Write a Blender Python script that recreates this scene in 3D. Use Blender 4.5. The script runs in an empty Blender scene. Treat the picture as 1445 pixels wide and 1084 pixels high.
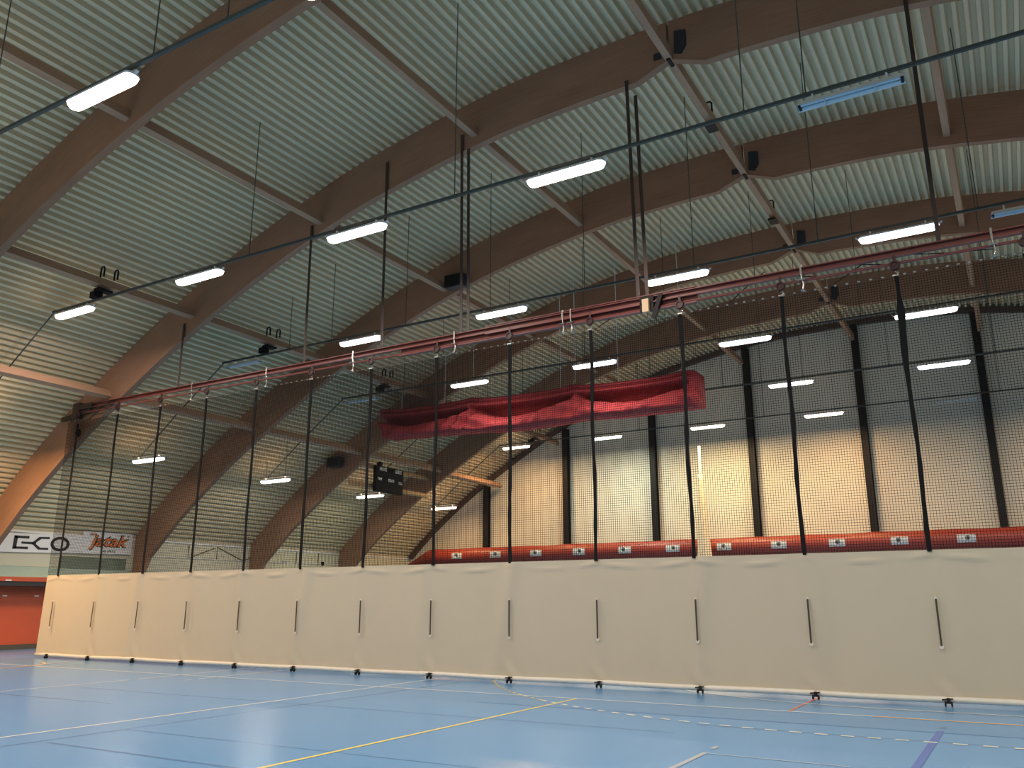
import bpy, bmesh, math, random
from mathutils import Vector, Matrix

random.seed(7)
PI = math.pi
scene = bpy.context.scene
COL = scene.collection

# ------------------------------------------------------------------ materials
def mat(name, col, rough=0.6, metal=0.0, spec=0.5, noise=0.0, nscale=8.0, emit=None, estr=0.0, coat=0.0, stretch=None, bump=0.0):
    m = bpy.data.materials.new(name); m.use_nodes = True
    nt = m.node_tree; b = nt.nodes['Principled BSDF']
    b.inputs['Base Color'].default_value = (*col, 1)
    b.inputs['Roughness'].default_value = rough
    b.inputs['Metallic'].default_value = metal
    b.inputs['Specular IOR Level'].default_value = spec
    b.inputs['Coat Weight'].default_value = coat
    if emit:
        b.inputs['Emission Color'].default_value = (*emit, 1)
        b.inputs['Emission Strength'].default_value = estr
    if noise > 0:
        tc = nt.nodes.new('ShaderNodeTexCoord'); mp = nt.nodes.new('ShaderNodeMapping')
        nz = nt.nodes.new('ShaderNodeTexNoise'); mx = nt.nodes.new('ShaderNodeMix'); mx.data_type = 'RGBA'
        nz.inputs['Scale'].default_value = nscale; nz.inputs['Detail'].default_value = 5
        if stretch: mp.inputs['Scale'].default_value = stretch
        src = 'UV' if stretch == 'uv' else 'Object'
        nt.links.new(tc.outputs[src], mp.inputs['Vector']); nt.links.new(mp.outputs['Vector'], nz.inputs['Vector'])
        nt.links.new(nz.outputs['Fac'], mx.inputs['Factor'])
        mx.inputs['A'].default_value = (*[c * (1 - noise) for c in col], 1)
        mx.inputs['B'].default_value = (*[min(1, c * (1 + noise)) for c in col], 1)
        nt.links.new(mx.outputs['Result'], b.inputs['Base Color'])
        if bump > 0:
            bp = nt.nodes.new('ShaderNodeBump'); bp.inputs['Strength'].default_value = bump
            nt.links.new(nz.outputs['Fac'], bp.inputs['Height']); nt.links.new(bp.outputs['Normal'], b.inputs['Normal'])
    return m

def wood(name, c1, c2, scale=(0.35, 9.0, 1.0), rough=0.55):
    """wood that streaks along U of the UV map"""
    m = bpy.data.materials.new(name); m.use_nodes = True
    nt = m.node_tree; b = nt.nodes['Principled BSDF']; b.inputs['Roughness'].default_value = rough
    b.inputs['Specular IOR Level'].default_value = 0.3
    tc = nt.nodes.new('ShaderNodeTexCoord'); mp = nt.nodes.new('ShaderNodeMapping'); mp.inputs['Scale'].default_value = scale
    nz = nt.nodes.new('ShaderNodeTexNoise'); nz.inputs['Scale'].default_value = 3; nz.inputs['Detail'].default_value = 6
    mp2 = nt.nodes.new('ShaderNodeMapping'); mp2.inputs['Scale'].default_value = (0.6, 1.2, 1)
    n2 = nt.nodes.new('ShaderNodeTexNoise'); n2.inputs['Scale'].default_value = 1.2; n2.inputs['Detail'].default_value = 3
    ad = nt.nodes.new('ShaderNodeMath'); ad.operation = 'MULTIPLY_ADD'; ad.inputs[1].default_value = 0.6
    mu = nt.nodes.new('ShaderNodeMath'); mu.operation = 'MULTIPLY'; mu.inputs[1].default_value = 0.4
    rp = nt.nodes.new('ShaderNodeValToRGB')
    rp.color_ramp.elements[0].position = 0.3; rp.color_ramp.elements[0].color = (*c1, 1)
    rp.color_ramp.elements[1].position = 0.7; rp.color_ramp.elements[1].color = (*c2, 1)
    L = nt.links.new
    L(tc.outputs['UV'], mp.inputs['Vector']); L(tc.outputs['UV'], mp2.inputs['Vector'])
    L(mp.outputs['Vector'], nz.inputs['Vector']); L(mp2.outputs['Vector'], n2.inputs['Vector'])
    L(n2.outputs['Fac'], mu.inputs[0]); L(nz.outputs['Fac'], ad.inputs[0]); L(mu.outputs[0], ad.inputs[2])
    L(ad.outputs[0], rp.inputs['Fac']); L(rp.outputs['Color'], b.inputs['Base Color'])
    return m

M = {}
M['deck'] = mat('painted_steel_deck', (0.69, 0.57, 0.38), 0.55, spec=0.4, noise=0.06, nscale=3)
M['arch'] = wood('stained_glulam', (0.245, 0.125, 0.075), (0.35, 0.19, 0.115))
M['purlin'] = wood('stained_purlin', (0.34, 0.20, 0.125), (0.45, 0.275, 0.18), (0.5, 14, 1))
M['cream'] = mat('cream_wall_panel', (0.62, 0.55, 0.40), 0.6, noise=0.05, nscale=1.5)
M['gable'] = mat('cream_gable_cladding', (0.66, 0.62, 0.52), 0.6, noise=0.04, nscale=0.8)
M['palegreen'] = mat('pale_green_panel', (0.42, 0.47, 0.36), 0.4, noise=0.06, nscale=2)
M['glass'] = mat('dark_green_glass', (0.17, 0.20, 0.15), 0.25, spec=0.6, noise=0.4, nscale=1.0)
M['redwall'] = mat('brick_red_panel', (0.48, 0.075, 0.028), 0.45, noise=0.08, nscale=2)
M['blackwood'] = mat('dark_header', (0.018, 0.018, 0.022), 0.5)
M['skirt'] = mat('dark_skirting', (0.07, 0.055, 0.045), 0.6)
M['plainwall'] = mat('plain_wall', (0.5, 0.46, 0.38), 0.7, noise=0.05, nscale=1)
M['black'] = mat('black_steel', (0.009, 0.008, 0.009), 0.55, spec=0.25, noise=0.1, nscale=3)
M['darkgrey'] = mat('dark_grey_trunking', (0.055, 0.065, 0.06), 0.5)
M['speaker'] = mat('blue_black_plate', (0.020, 0.023, 0.032), 0.45, noise=0.3, nscale=6)
M['rail'] = mat('red_oxide_steel', (0.185, 0.046, 0.037), 0.45, noise=0.12, nscale=4)
M['pulley'] = mat('dark_red_wheel', (0.045, 0.013, 0.012), 0.5)
M['hanger'] = mat('dark_brown_steel', (0.045, 0.024, 0.020), 0.5, noise=0.15, nscale=4)
M['chrome'] = mat('zinc_hardware', (0.42, 0.40, 0.38), 0.32, metal=0.9)
M['pvc'] = mat('beige_pvc_curtain', (0.500, 0.430, 0.330), 0.42, spec=0.4, noise=0.03, nscale=2.5)
M['pvcbar'] = mat('pale_bottom_sleeve', (0.62, 0.58, 0.52), 0.4, noise=0.12, nscale=7)
M['net'] = mat('black_net_twine', (0.012, 0.011, 0.011), 0.9, spec=0.05)
M['strap'] = mat('black_webbing', (0.008, 0.008, 0.009), 0.8, spec=0.15)
M['slit'] = mat('dark_slit', (0.045, 0.038, 0.028), 0.8)
M['redcloth'] = mat('dark_red_cloth', (0.36, 0.040, 0.045), 0.8, spec=0.25, noise=0.1, nscale=5)
M['duct'] = mat('red_fabric_duct', (0.28, 0.036, 0.022), 0.45, spec=0.5, noise=0.1, nscale=4)
M['nozzle'] = mat('grey_nozzle_patch', (0.5, 0.52, 0.55), 0.5, noise=0.15, nscale=9)
M['nozzlering'] = mat('pale_nozzle_ring', (0.75, 0.75, 0.74), 0.4)
M['hole'] = mat('nozzle_hole', (0.06, 0.05, 0.05), 0.6)
M['palenet'] = mat('pale_gathered_net', (0.80, 0.66, 0.46), 0.8, noise=0.25, nscale=14)
M['tan'] = mat('tan_motor_plate', (0.72, 0.50, 0.30), 0.5)
M['white'] = mat('white_enamel', (0.75, 0.75, 0.75), 0.4)
M['tube'] = mat('unlit_tube', (0.55, 0.66, 0.74), 0.3)
M['signwhite'] = mat('white_banner', (0.80, 0.74, 0.72), 0.5)
M['ink'] = mat('black_ink', (0.006, 0.004, 0.008), 0.6)
M['orange'] = mat('orange_ink', (0.80, 0.20, 0.05), 0.6)
M['boardblack'] = mat('scoreboard_black', (0.004, 0.004, 0.005), 0.6, spec=0.1)
M['boardgrey'] = mat('scoreboard_dark_mesh', (0.016, 0.015, 0.015), 0.7, spec=0.1)
M['boardwhite'] = mat('scoreboard_lettering', (0.72, 0.72, 0.70), 0.5)
M['palewood'] = wood('pale_timber', (0.40, 0.26, 0.14), (0.52, 0.36, 0.20), (0.5, 14, 1))
# floor
def floor_mat(name, col):
    m = mat(name, col, 0.25, spec=0.55, noise=0.06, nscale=0.35)
    return m
M['floor'] = floor_mat('blue_sports_floor', (0.094, 0.272, 0.530))
M['lwhite'] = floor_mat('white_line', (0.78, 0.82, 0.84))
M['lcream'] = floor_mat('cream_line', (0.85, 0.83, 0.70))
M['lyellow'] = floor_mat('yellow_line', (0.85, 0.68, 0.12))
M['lorange'] = floor_mat('orange_line', (0.85, 0.50, 0.18))
M['lred'] = floor_mat('red_line', (0.60, 0.13, 0.08))
M['lblue'] = floor_mat('dark_blue_line', (0.045, 0.12, 0.46))
M['lseam'] = floor_mat('floor_seam', (0.070, 0.195, 0.385))
M['lfaint'] = floor_mat('faint_line', (0.40, 0.53, 0.64))
M['lgrey'] = floor_mat('grey_line', (0.40, 0.42, 0.46))

def emit_mat(name, col, s):
    m = bpy.data.materials.new(name); m.use_nodes = True
    nt = m.node_tree; nt.nodes.clear()
    e = nt.nodes.new('ShaderNodeEmission'); o = nt.nodes.new('ShaderNodeOutputMaterial')
    e.inputs['Color'].default_value = (*col, 1); e.inputs['Strength'].default_value = s
    nt.links.new(e.outputs[0], o.inputs[0]); return m
LAMPC = {'warm': (1.0, 0.66, 0.42), 'pink': (1.0, 0.80, 0.70), 'cool': (1.0, 0.955, 0.83), 'neutral': (1.0, 0.91, 0.78), 'yellow': (1.0, 0.72, 0.35), 'orange': (1.0, 0.60, 0.27), 'green': (0.95, 0.97, 0.74)}
GLOW = {k: emit_mat('lit_diffuser_' + k, (0.95, 0.97, 1.0) if k == 'cool' else tuple(0.55 * a + 0.45 for a in v), 7.0) for k, v in LAMPC.items()}

# ------------------------------------------------------------------ mesh helpers
def new_obj(name, bm, m, parent=None, smooth=False):
    me = bpy.data.meshes.new(name)
    bmesh.ops.recalc_face_normals(bm, faces=bm.faces)
    bm.to_mesh(me); bm.free()
    for mm in (m if isinstance(m, (list, tuple)) else [m]):
        me.materials.append(mm)
    if smooth:
        for p in me.polygons: p.use_smooth = True
    o = bpy.data.objects.new(name, me); COL.objects.link(o)
    if parent is not None:
        o.parent = parent
        o.matrix_parent_inverse = Matrix.Translation(-parent.location)
    return o

def thing(name, label, cat, loc=(0, 0, 0), group=None):
    o = bpy.data.objects.new(name, None); COL.objects.link(o)
    o.location = loc; o.empty_display_size = 0.2
    o['label'] = label; o['category'] = cat
    if group: o['group'] = group
    return o

def tag(o, label, cat, group=None):
    o['label'] = label; o['category'] = cat
    if group: o['group'] = group
    return o

def struct(o, label=None, cat=None):
    o['kind'] = 'structure'
    if label: o['label'] = label
    if cat: o['category'] = cat
    return o

def box(bm, x0, x1, y0, y1, z0, z1, mi=0):
    v = [bm.verts.new(p) for p in ((x0, y0, z0), (x1, y0, z0), (x1, y1, z0), (x0, y1, z0), (x0, y0, z1), (x1, y0, z1), (x1, y1, z1), (x0, y1, z1))]
    for f in ((0, 3, 2, 1), (4, 5, 6, 7), (0, 1, 5, 4), (1, 2, 6, 5), (2, 3, 7, 6), (3, 0, 4, 7)):
        bm.faces.new([v[i] for i in f]).material_index = mi
    return v

def bar(bm, a, b, w, h, up=(0, 0, 1), mi=0):
    """rectangular bar from a to b, w sideways, h along up"""
    a, b = Vector(a), Vector(b); d = (b - a).normalized(); up = Vector(up)
    s = d.cross(up)
    if s.length < 1e-4: s = d.cross(Vector((0, 1, 0)))
    s.normalize(); u = s.cross(d).normalized()
    r = [s * (w / 2) * i + u * (h / 2) * j for i, j in ((-1, -1), (1, -1), (1, 1), (-1, 1))]
    va = [bm.verts.new(a + q) for q in r]; vb = [bm.verts.new(b + q) for q in r]
    bm.faces.new(va[::-1]).material_index = mi; bm.faces.new(vb).material_index = mi
    for i in range(4):
        bm.faces.new((va[i], va[(i + 1) % 4], vb[(i + 1) % 4], vb[i])).material_index = mi

def tube(bm, pts, r, n=8, closed=False, mi=0):
    pts = [Vector(p) for p in pts]; rings = []
    N = len(pts)
    rr = r if isinstance(r, (list, tuple)) else [r] * N
    prev = None
    for i, p in enumerate(pts):
        if closed: t = (pts[(i + 1) % N] - pts[i - 1]).normalized()
        else: t = (pts[min(i + 1, N - 1)] - pts[max(i - 1, 0)]).normalized()
        if prev is None:
            a = t.cross(Vector((0, 0, 1)))
            if a.length < 1e-3: a = t.cross(Vector((0, 1, 0)))
        else: a = prev - t * prev.dot(t)
        a.normalize(); prev = a; b = t.cross(a)
        rings.append([bm.verts.new(p + (a * math.cos(2 * PI * k / n) + b * math.sin(2 * PI * k / n)) * rr[i]) for k in range(n)])
    for i in range(N if closed else N - 1):
        A, B = rings[i], rings[(i + 1) % N]
        for k in range(n):
            bm.faces.new((A[k], A[(k + 1) % n], B[(k + 1) % n], B[k])).material_index = mi
    if not closed:
        bm.faces.new(rings[0][::-1]).material_index = mi; bm.faces.new(rings[-1]).material_index = mi

def lathe(bm, centre, axis, prof, n=20, mi=0):
    """prof: (distance along axis, radius)"""
    c = Vector(centre); ax = Vector(axis).normalized()
    a = ax.orthogonal().normalized(); b = ax.cross(a)
    rings = []
    for d, r in prof:
        rings.append([bm.verts.new(c + ax * d + (a * math.cos(2 * PI * k / n) + b * math.sin(2 * PI * k / n)) * max(r, 1e-4)) for k in range(n)])
    for A, B in zip(rings, rings[1:]):
        for k in range(n):
            bm.faces.new((A[k], A[(k + 1) % n], B[(k + 1) % n], B[k])).material_index = mi
    bm.faces.new(rings[0][::-1]).material_index = mi; bm.faces.new(rings[-1]).material_index = mi

def poly(bm, pts, mi=0):
    f = bm.faces.new([bm.verts.new(p) for p in pts]); f.material_index = mi; return f

def prism_x(bm, yz, x0, x1):
    """extrude a Y-Z outline between x0 and x1"""
    A = [bm.verts.new((x0, y, z)) for y, z in yz]; B = [bm.verts.new((x1, y, z)) for y, z in yz]
    bm.faces.new(A); bm.faces.new(B[::-1])
    n = len(A)
    for i in range(n): bm.faces.new((A[i], A[(i + 1) % n], B[(i + 1) % n], B[i]))

def text_obj(name, body, size, m, parent, origin, xdir, ydir, shear=0.0, offset=0.0, extrude=0.004, width=None, align='CENTER'):
    cu = bpy.data.curves.new(name, 'FONT'); cu.body = body; cu.size = size; cu.shear = shear; cu.offset = offset; cu.extrude = extrude
    cu.align_x = align; cu.align_y = 'CENTER'; cu.resolution_u = 3
    tmp = bpy.data.objects.new(name + '_tmp', cu); COL.objects.link(tmp)
    dg = bpy.context.evaluated_depsgraph_get(); me = bpy.data.meshes.new_from_object(tmp.evaluated_get(dg))
    bpy.data.objects.remove(tmp); bpy.data.curves.remove(cu)
    xd, yd = Vector(xdir).normalized(), Vector(ydir).normalized(); zd = xd.cross(yd)
    sx = 1.0
    if width:
        xs = [v.co.x for v in me.vertices]; sx = width / (max(xs) - min(xs))
    for v in me.vertices:
        c = v.co.copy(); v.co = Vector(origin) + xd * c.x * sx + yd * c.y + zd * c.z
    me.materials.clear(); me.materials.append(m); me.name = name
    o = bpy.data.objects.new(name, me); COL.objects.link(o)
    if parent is not None:
        o.parent = parent; o.matrix_parent_inverse = Matrix.Translation(-parent.location)
    return o

def copy_tree(o, parent=None, delta=None):
    c = o.copy(); COL.objects.link(c)
    if parent is not None:
        c.parent = parent; c.matrix_parent_inverse = o.matrix_parent_inverse
    for ch in o.children: copy_tree(ch, c)
    return c

# ------------------------------------------------------------------ hall profile
XR = -5.25                     # ridge line
XL, XRW = -30.4, 19.9          # side walls
YB, YG = -22.0, 39.75          # back wall, far gable
ARCH_Y = [9.7, 15.7, 21.7, 27.7, 33.7]
TH = 0.19
PR = [(0, 14.17), (3, 14.08), (4.5, 13.96), (6.15, 13.71), (7.7, 13.42), (9.55, 12.98), (12.95, 11.80), (16.25, 10.28), (19.65, 8.36), (21.3, 7.29), (23.65, 5.50), (25.15, 4.12), (25.6, 3.66)]
def ztop(d):
    d = abs(d)
    # Catmull-Rom through the profile points
    P = PR
    i = 0
    while i < len(P) - 2 and d > P[i + 1][0]: i += 1
    (x1, y1), (x2, y2) = P[i], P[i + 1]
    x0, y0 = P[i - 1] if i > 0 else (-P[1][0], P[1][1])
    x3, y3 = P[i + 2] if i + 2 < len(P) else (2 * x2 - x1, 2 * y2 - y1)
    m1 = (y2 - y0) / (x2 - x0); m2 = (y3 - y1) / (x3 - x1); h = x2 - x1; t = (d - x1) / h
    return (2*t**3 - 3*t**2 + 1) * y1 + (t**3 - 2*t**2 + t) * h * m1 + (-2*t**3 + 3*t**2) * y2 + (t**3 - t**2) * h * m2
def nrm(d):
    """unit inward (downward) normal at |d|, in (d, z)"""
    e = 0.02; s = (ztop(d + e) - ztop(max(d - e, 0))) / (d + e - max(d - e, 0))
    l = math.hypot(s, 1); return (s / l, -1 / l)

# ------------------------------------------------------------------ setting: roof deck (corrugations run along the hall)
def build_deck():
    bm = bmesh.new()
    # dense arc-length table from the left edge to the right edge
    tab = []; n = 4000; s = 0; last = None
    for i in range(n + 1):
        x = XL + (XRW - XL) * i / n; z = ztop(x - XR)
        if last: s += math.hypot(x - last[0], z - last[1])
        tab.append((s, x, z)); last = (x, z)
    L = tab[-1][0]; per = 0.228
    def at(s):
        lo, hi = 0, n
        while hi - lo > 1:
            md = (lo + hi) // 2
            if tab[md][0] > s: hi = md
            else: lo = md
        a, b = tab[lo], tab[hi]; t = (s - a[0]) / max(b[0] - a[0], 1e-9)
        x = a[1] + (b[1] - a[1]) * t; z = a[2] + (b[2] - a[2]) * t
        tx, tz = b[1] - a[1], b[2] - a[2]; l = math.hypot(tx, tz)
        return x, z, -tz / l, tx / l          # point and outward normal
    prof = [(0.0, 0.0), (0.085, 0.0), (0.108, 0.135), (0.205, 0.135)]
    pts = []; k = 0
    while True:
        done = False
        for ds, h in prof:
            s = k * per + ds
            if s > L: done = True; break
            x, z, nx, nz = at(s); pts.append((x + nx * h, z + nz * h))
        if done: break
        k += 1
    Y = [YB, 0, 9.8, 21.8, 33.8, YG]
    rows = [[bm.verts.new((x, y, z)) for x, z in pts] for y in Y]
    for a, b in zip(rows, rows[1:]):
        for i in range(len(pts) - 1): bm.faces.new((a[i], a[i + 1], b[i + 1], b[i]))
    o = new_obj('ceiling', bm, M['deck']); struct(o, 'pale grey corrugated steel roof deck over the whole hall', 'ceiling')
build_deck()

# ------------------------------------------------------------------ setting: floor with painted court lines
def build_floor():
    bm = bmesh.new()
    names = ['floor', 'lwhite', 'lcream', 'lyellow', 'lorange', 'lred', 'lblue', 'lseam', 'lfaint', 'lgrey']
    ix = {n: i for i, n in enumerate(names)}
    poly(bm, [(-31.3, YB, 0), (XRW, YB, 0), (XRW, YG, 0), (-31.3, YG, 0)], 0)
    lay = [0.0015]
    def ln(a, b, w, m):
        lay[0] += 0.00012; z = lay[0]
        a, b = Vector((*a, z)), Vector((*b, z)); d = (b - a).normalized(); s = Vector((-d.y, d.x, 0)) * (w / 2)
        poly(bm, [a - s, b - s, b + s, a + s], ix[m])
    def arc(cx, cy, r, a0, a1, w, m, dash=None):
        lay[0] += 0.00012; z = lay[0]
        a0, a1 = math.radians(a0), math.radians(a1); L = abs(a1 - a0) * r
        st = 0.15 if dash is None else dash; n = max(1, int(L / st))
        for i in range(n):
            if dash and i % 2: continue
            t0 = a0 + (a1 - a0) * i / n; t1 = a0 + (a1 - a0) * (i + 1) / n
            p = []
            for t, rr in ((t0, r - w / 2), (t1, r - w / 2), (t1, r + w / 2), (t0, r + w / 2)):
                p.append((cx + rr * math.cos(t), cy + rr * math.sin(t), z))
            poly(bm, p, ix[m])
    # seams of the floor covering
    ln((-10.22, -6), (-10.22, 15.3), 0.035, 'lseam'); ln((-10.05, 6.34), (3, 6.34), 0.05, 'lseam')
    ln((-10.2, 7.47), (-4, 7.56), 0.02, 'lseam'); ln((-16, 10.6), (-4, 10.75), 0.018, 'lseam'); ln((-4, 11.6), (4, 11.6), 0.018, 'lseam')
    ln((-24, 9.0), (-13, 9.2), 0.018, 'lseam'); ln((-8, 12.6), (3, 12.7), 0.5, 'floor')
    # long lines down the hall
    ln((-10.72, -4), (-10.98, 11.2), 0.05, 'lcream'); ln((-10.98, 11.2), (-11.15, 15.7), 0.05, 'lwhite')
    ln((-16.2, -2), (-16.62, 12.1), 0.05, 'lwhite'); ln((-16.64, 12.35), (-17.15, 17.2), 0.05, 'lwhite')
    ln((-15.54, 12.66), (-15.52, 12.84), 0.05, 'lwhite'); ln((-15.56, 13.05), (-15.84, 17), 0.05, 'lwhite')
    ln((-6.65, 2), (-6.78, 13.62), 0.055, 'lyellow')
    # cross line in front of the curtain
    ln((-29.5, 13.45), (-2.1, 13.68), 0.065, 'lwhite'); ln((-2.1, 13.68), (12, 13.68), 0.075, 'lorange')
    ln((-3.27, 13.7), (-3.27, 16.4), 0.05, 'lred')
    ln((-1.14, 4), (-1.14, 12.55), 0.085, 'lblue'); ln((-1.135, 12.8), (-1.135, 12.98), 0.085, 'lseam')
    ln((-3.2, 5), (-3.2, 9.52), 0.06, 'lgrey'); ln((-3.21, 9.80), (-3.21, 9.98), 0.06, 'lgrey'); ln((-3.2, 9.50), (-1.7, 9.44), 0.03, 'lfaint')
    # goal area (6 m) and dashed free throw line (9 m)
    arc(-2.0, 20.75, 6.03, 180, 270, 0.06, 'lwhite'); ln((-2.0, 14.72), (1.0, 14.72), 0.06, 'lwhite'); arc(1.0, 20.75, 6.03, 270, 360, 0.06, 'lwhite')
    arc(-2.0, 20.75, 9.22, 197, 236, 0.05, 'lyellow', 0.153); arc(-2.0, 20.75, 9.22, 236, 270, 0.06, 'lcream', 0.153)
    for i in range(10):
        x = -2.0 + i * 0.306; ln((x + 0.15, 11.53), (x + 0.30, 11.53), 0.06, 'lcream')
    arc(1.0, 20.75, 9.22, 270, 340, 0.05, 'lcream', 0.153)
    # faint lines near the curtain's far end and the end court circle
    ln((-22.45, 13.55), (-24.5, 16.6), 0.05, 'lfaint'); ln((-21.85, 13.6), (-22.6, 15.9), 0.05, 'lfaint'); ln((-22.25, 12.52), (-24.25, 17.2), 0.05, 'lfaint')
    arc(-24.1, 12.75, 1.75, -80, 80, 0.06, 'lorange')
    o = new_obj('floor', bm, [M[n] for n in names]); struct(o, 'blue sports hall floor with painted court lines', 'floor')
    # painted faces must look up
    for p in o.data.polygons:
        if p.normal.z < 0: p.flip()
build_floor()

# ------------------------------------------------------------------ setting: walls
def wall_far():
    bm = bmesh.new()
    n = 60; top = [(XL + (XRW - XL) * i / n) for i in range(n + 1)]
    pts = [(x, YG, ztop(x - XR) + 0.25) for x in top]
    for (a, b) in zip(pts, pts[1:]):
        poly(bm, [(a[0], YG, 0), (b[0], YG, 0), b, a])
    bmesh.ops.remove_doubles(bm, verts=bm.verts, dist=0.001)
    o = new_obj('wall_far', bm, M['gable']); struct(o, 'cream clad end wall behind black columns', 'wall')
    bm = bmesh.new()
    for a, b in zip(top, top[1:]):
        poly(bm, [(a, YB, 0), (b, YB, 0), (b, YB, ztop(b - XR) + 0.25), (a, YB, ztop(a - XR) + 0.25)])
    bmesh.ops.remove_doubles(bm, verts=bm.verts, dist=0.001)
    struct(new_obj('wall_back', bm, M['plainwall']))
    bm = bmesh.new(); poly(bm, [(XRW, YB, 0), (XRW, YG, 0), (XRW, YG, 5), (XRW, YB, 5)])
    struct(new_obj('wall_right', bm, M['cream']))
    # side wall on the left: cream panel above, red recess below
    bm = bmesh.new(); box(bm, XL - 0.12, XL, YB, YG, 2.86, 4.6, 0); box(bm, XL - 0.12, XL, YB, YG, 2.49, 2.855, 1)
    struct(new_obj('wall_left', bm, [M['cream'], M['palegreen']]), 'cream side wall band under the roof eaves', 'wall')
    bm = bmesh.new(); box(bm, -31.32, -31.2, YB, YG, 0.1, 2.6)
    struct(new_obj('wall_recess', bm, M['redwall']), 'brick red recessed side wall below the cream band', 'wall')
    bm = bmesh.new(); box(bm, -31.2, XL + 0.02, YB, YG, 2.34, 2.49)
    struct(new_obj('trim_1', bm, M['redwall']), 'red fascia strip under the cream band', 'trim')
    bm = bmesh.new(); box(bm, -31.2, XL - 0.02, YB, YG, 2.18, 2.34)
    struct(new_obj('trim_2', bm, M['blackwood']), 'black header beam above the red side wall', 'trim')
    bm = bmesh.new(); box(bm, -31.2, -31.14, YB, YG, 0, 0.17)
    struct(new_obj('baseboard_left', bm, M['skirt']), 'dark skirting along the red side wall', 'baseboard')
    bm = bmesh.new(); box(bm, XL, XL + 0.05, YB, YG, 4.03, 4.09)
    struct(new_obj('trim_3', bm, M['signwhite']), 'pale strip between eaves and cream wall', 'trim')
wall_far()
bm = bmesh.new(); box(bm, XL, XL + 0.02, 18.75, 21.45, 2.84, 3.28)
o = new_obj('window_1', bm, M['glass']); struct(o, 'dark green glazed strip under the signs', 'window')

# ------------------------------------------------------------------ glulam arches
def arch_half(side):
    """outline (d, ztop, dlow, zlow) of one half, as a quad strip; UV along the member"""
    bm = bmesh.new(); uvl = bm.loops.layers.uv.new('UVMap')
    D = 1.25; st = []
    ds = [0.03, 0.4, 0.75, 1.5, 2.5] + [3.5 + i for i in range(21)] + [25.05]
    for d in ds:
        nx, nz = nrm(d); z = ztop(d)
        lx, lz = d + nx * D, z + nz * D
        if d <= 0.05: lx, lz = 0.03, 13.20
        elif d < 0.7: lx, lz = 0.42, 13.05
        elif d < 1: lx, lz = 0.80, 12.90
        st.append(((d, z), (lx, lz)))
    st.append(((25.05, 2.9), (24.55, 2.6))); st.append(((25.05, 2.0), (24.75, 2.0)))
    u = 0; us = []
    for i, s in enumerate(st):
        if i: u += math.hypot(s[0][0] - st[i-1][0][0], s[0][1] - st[i-1][0][1])
        us.append(u)
    R = []
    for (t, l) in st:
        R.append([bm.verts.new((XR + side * t[0], 0, t[1])), bm.verts.new((XR + side * l[0], 0, l[1])),
                  bm.verts.new((XR + side * l[0], TH, l[1])), bm.verts.new((XR + side * t[0], TH, t[1]))])
    vv = [0, D, D + TH, 2 * D + TH, 2 * D + 2 * TH]
    for i in range(len(R) - 1):
        for k in range(4):
            f = bm.faces.new((R[i][k], R[i][(k + 1) % 4], R[i+1][(k + 1) % 4], R[i+1][k]))
            for lp, (uu, v) in zip(f.loops, ((us[i], vv[k]), (us[i], vv[k+1]), (us[i+1], vv[k+1]), (us[i+1], vv[k]))):
                lp[uvl].uv = (uu + side * 40, v)
    bm.faces.new(R[0]); bm.faces.new(R[-1][::-1])
    bmesh.ops.recalc_face_normals(bm, faces=bm.faces)
    me = bpy.data.meshes.new('arch_segment'); bm.to_mesh(me); bm.free(); me.materials.append(M['arch']); return me
half_l, half_r = arch_half(-1), arch_half(1)
def plate_mesh():
    bm = bmesh.new()
    # bolted steel plate beside the crown, with a small tail to the other side
    prism = [(0.16, 13.86), (0.42, 13.80), (0.42, 13.42), (0.30, 13.24), (0.14, 13.30)]
    A = [bm.verts.new((XR + x, -0.035, z)) for x, z in prism]; B = [bm.verts.new((XR + x, -0.005, z)) for x, z in prism]
    bm.faces.new(A); bm.faces.new(B[::-1])
    for i in range(len(A)): bm.faces.new((A[i], A[(i+1) % len(A)], B[(i+1) % len(A)], B[i]))
    box(bm, XR - 0.34, XR - 0.16, -0.03, -0.004, 13.28, 13.44)
    bmesh.ops.recalc_face_normals(bm, faces=bm.faces)
    me = bpy.data.meshes.new('hinge_plate'); bm.to_mesh(me); bm.free(); me.materials.append(M['speaker']); return me
def pin_mesh():
    bm = bmesh.new(); lathe(bm, (XR, -0.06, 13.21), (0, 1, 0), [(0, 0.05), (TH + 0.12, 0.05)], 12)
    bmesh.ops.recalc_face_normals(bm, faces=bm.faces)
    me = bpy.data.meshes.new('hinge_pin'); bm.to_mesh(me); bm.free(); me.materials.append(M['black']); return me
plate, pin = plate_mesh(), pin_mesh()
AL = ['nearest brown timber arch, crossing the top left corner', 'brown timber arch the red curtain track hangs from', 'third brown timber arch, just beyond the red curtain track',
      'fourth brown timber arch, behind the folded red curtain', 'farthest brown timber arch, last before the end wall']
for y, lab in zip(ARCH_Y, AL):
    t = thing('roof_arch', lab, 'roof arch', (0, y, 0), 'brown glulam roof arches')
    for nm, me in (('arch_segment', half_l), ('arch_segment', half_r), ('hinge_plate', plate), ('hinge_pin', pin)):
        o = bpy.data.objects.new(nm, me); COL.objects.link(o); o.parent = t
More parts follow.
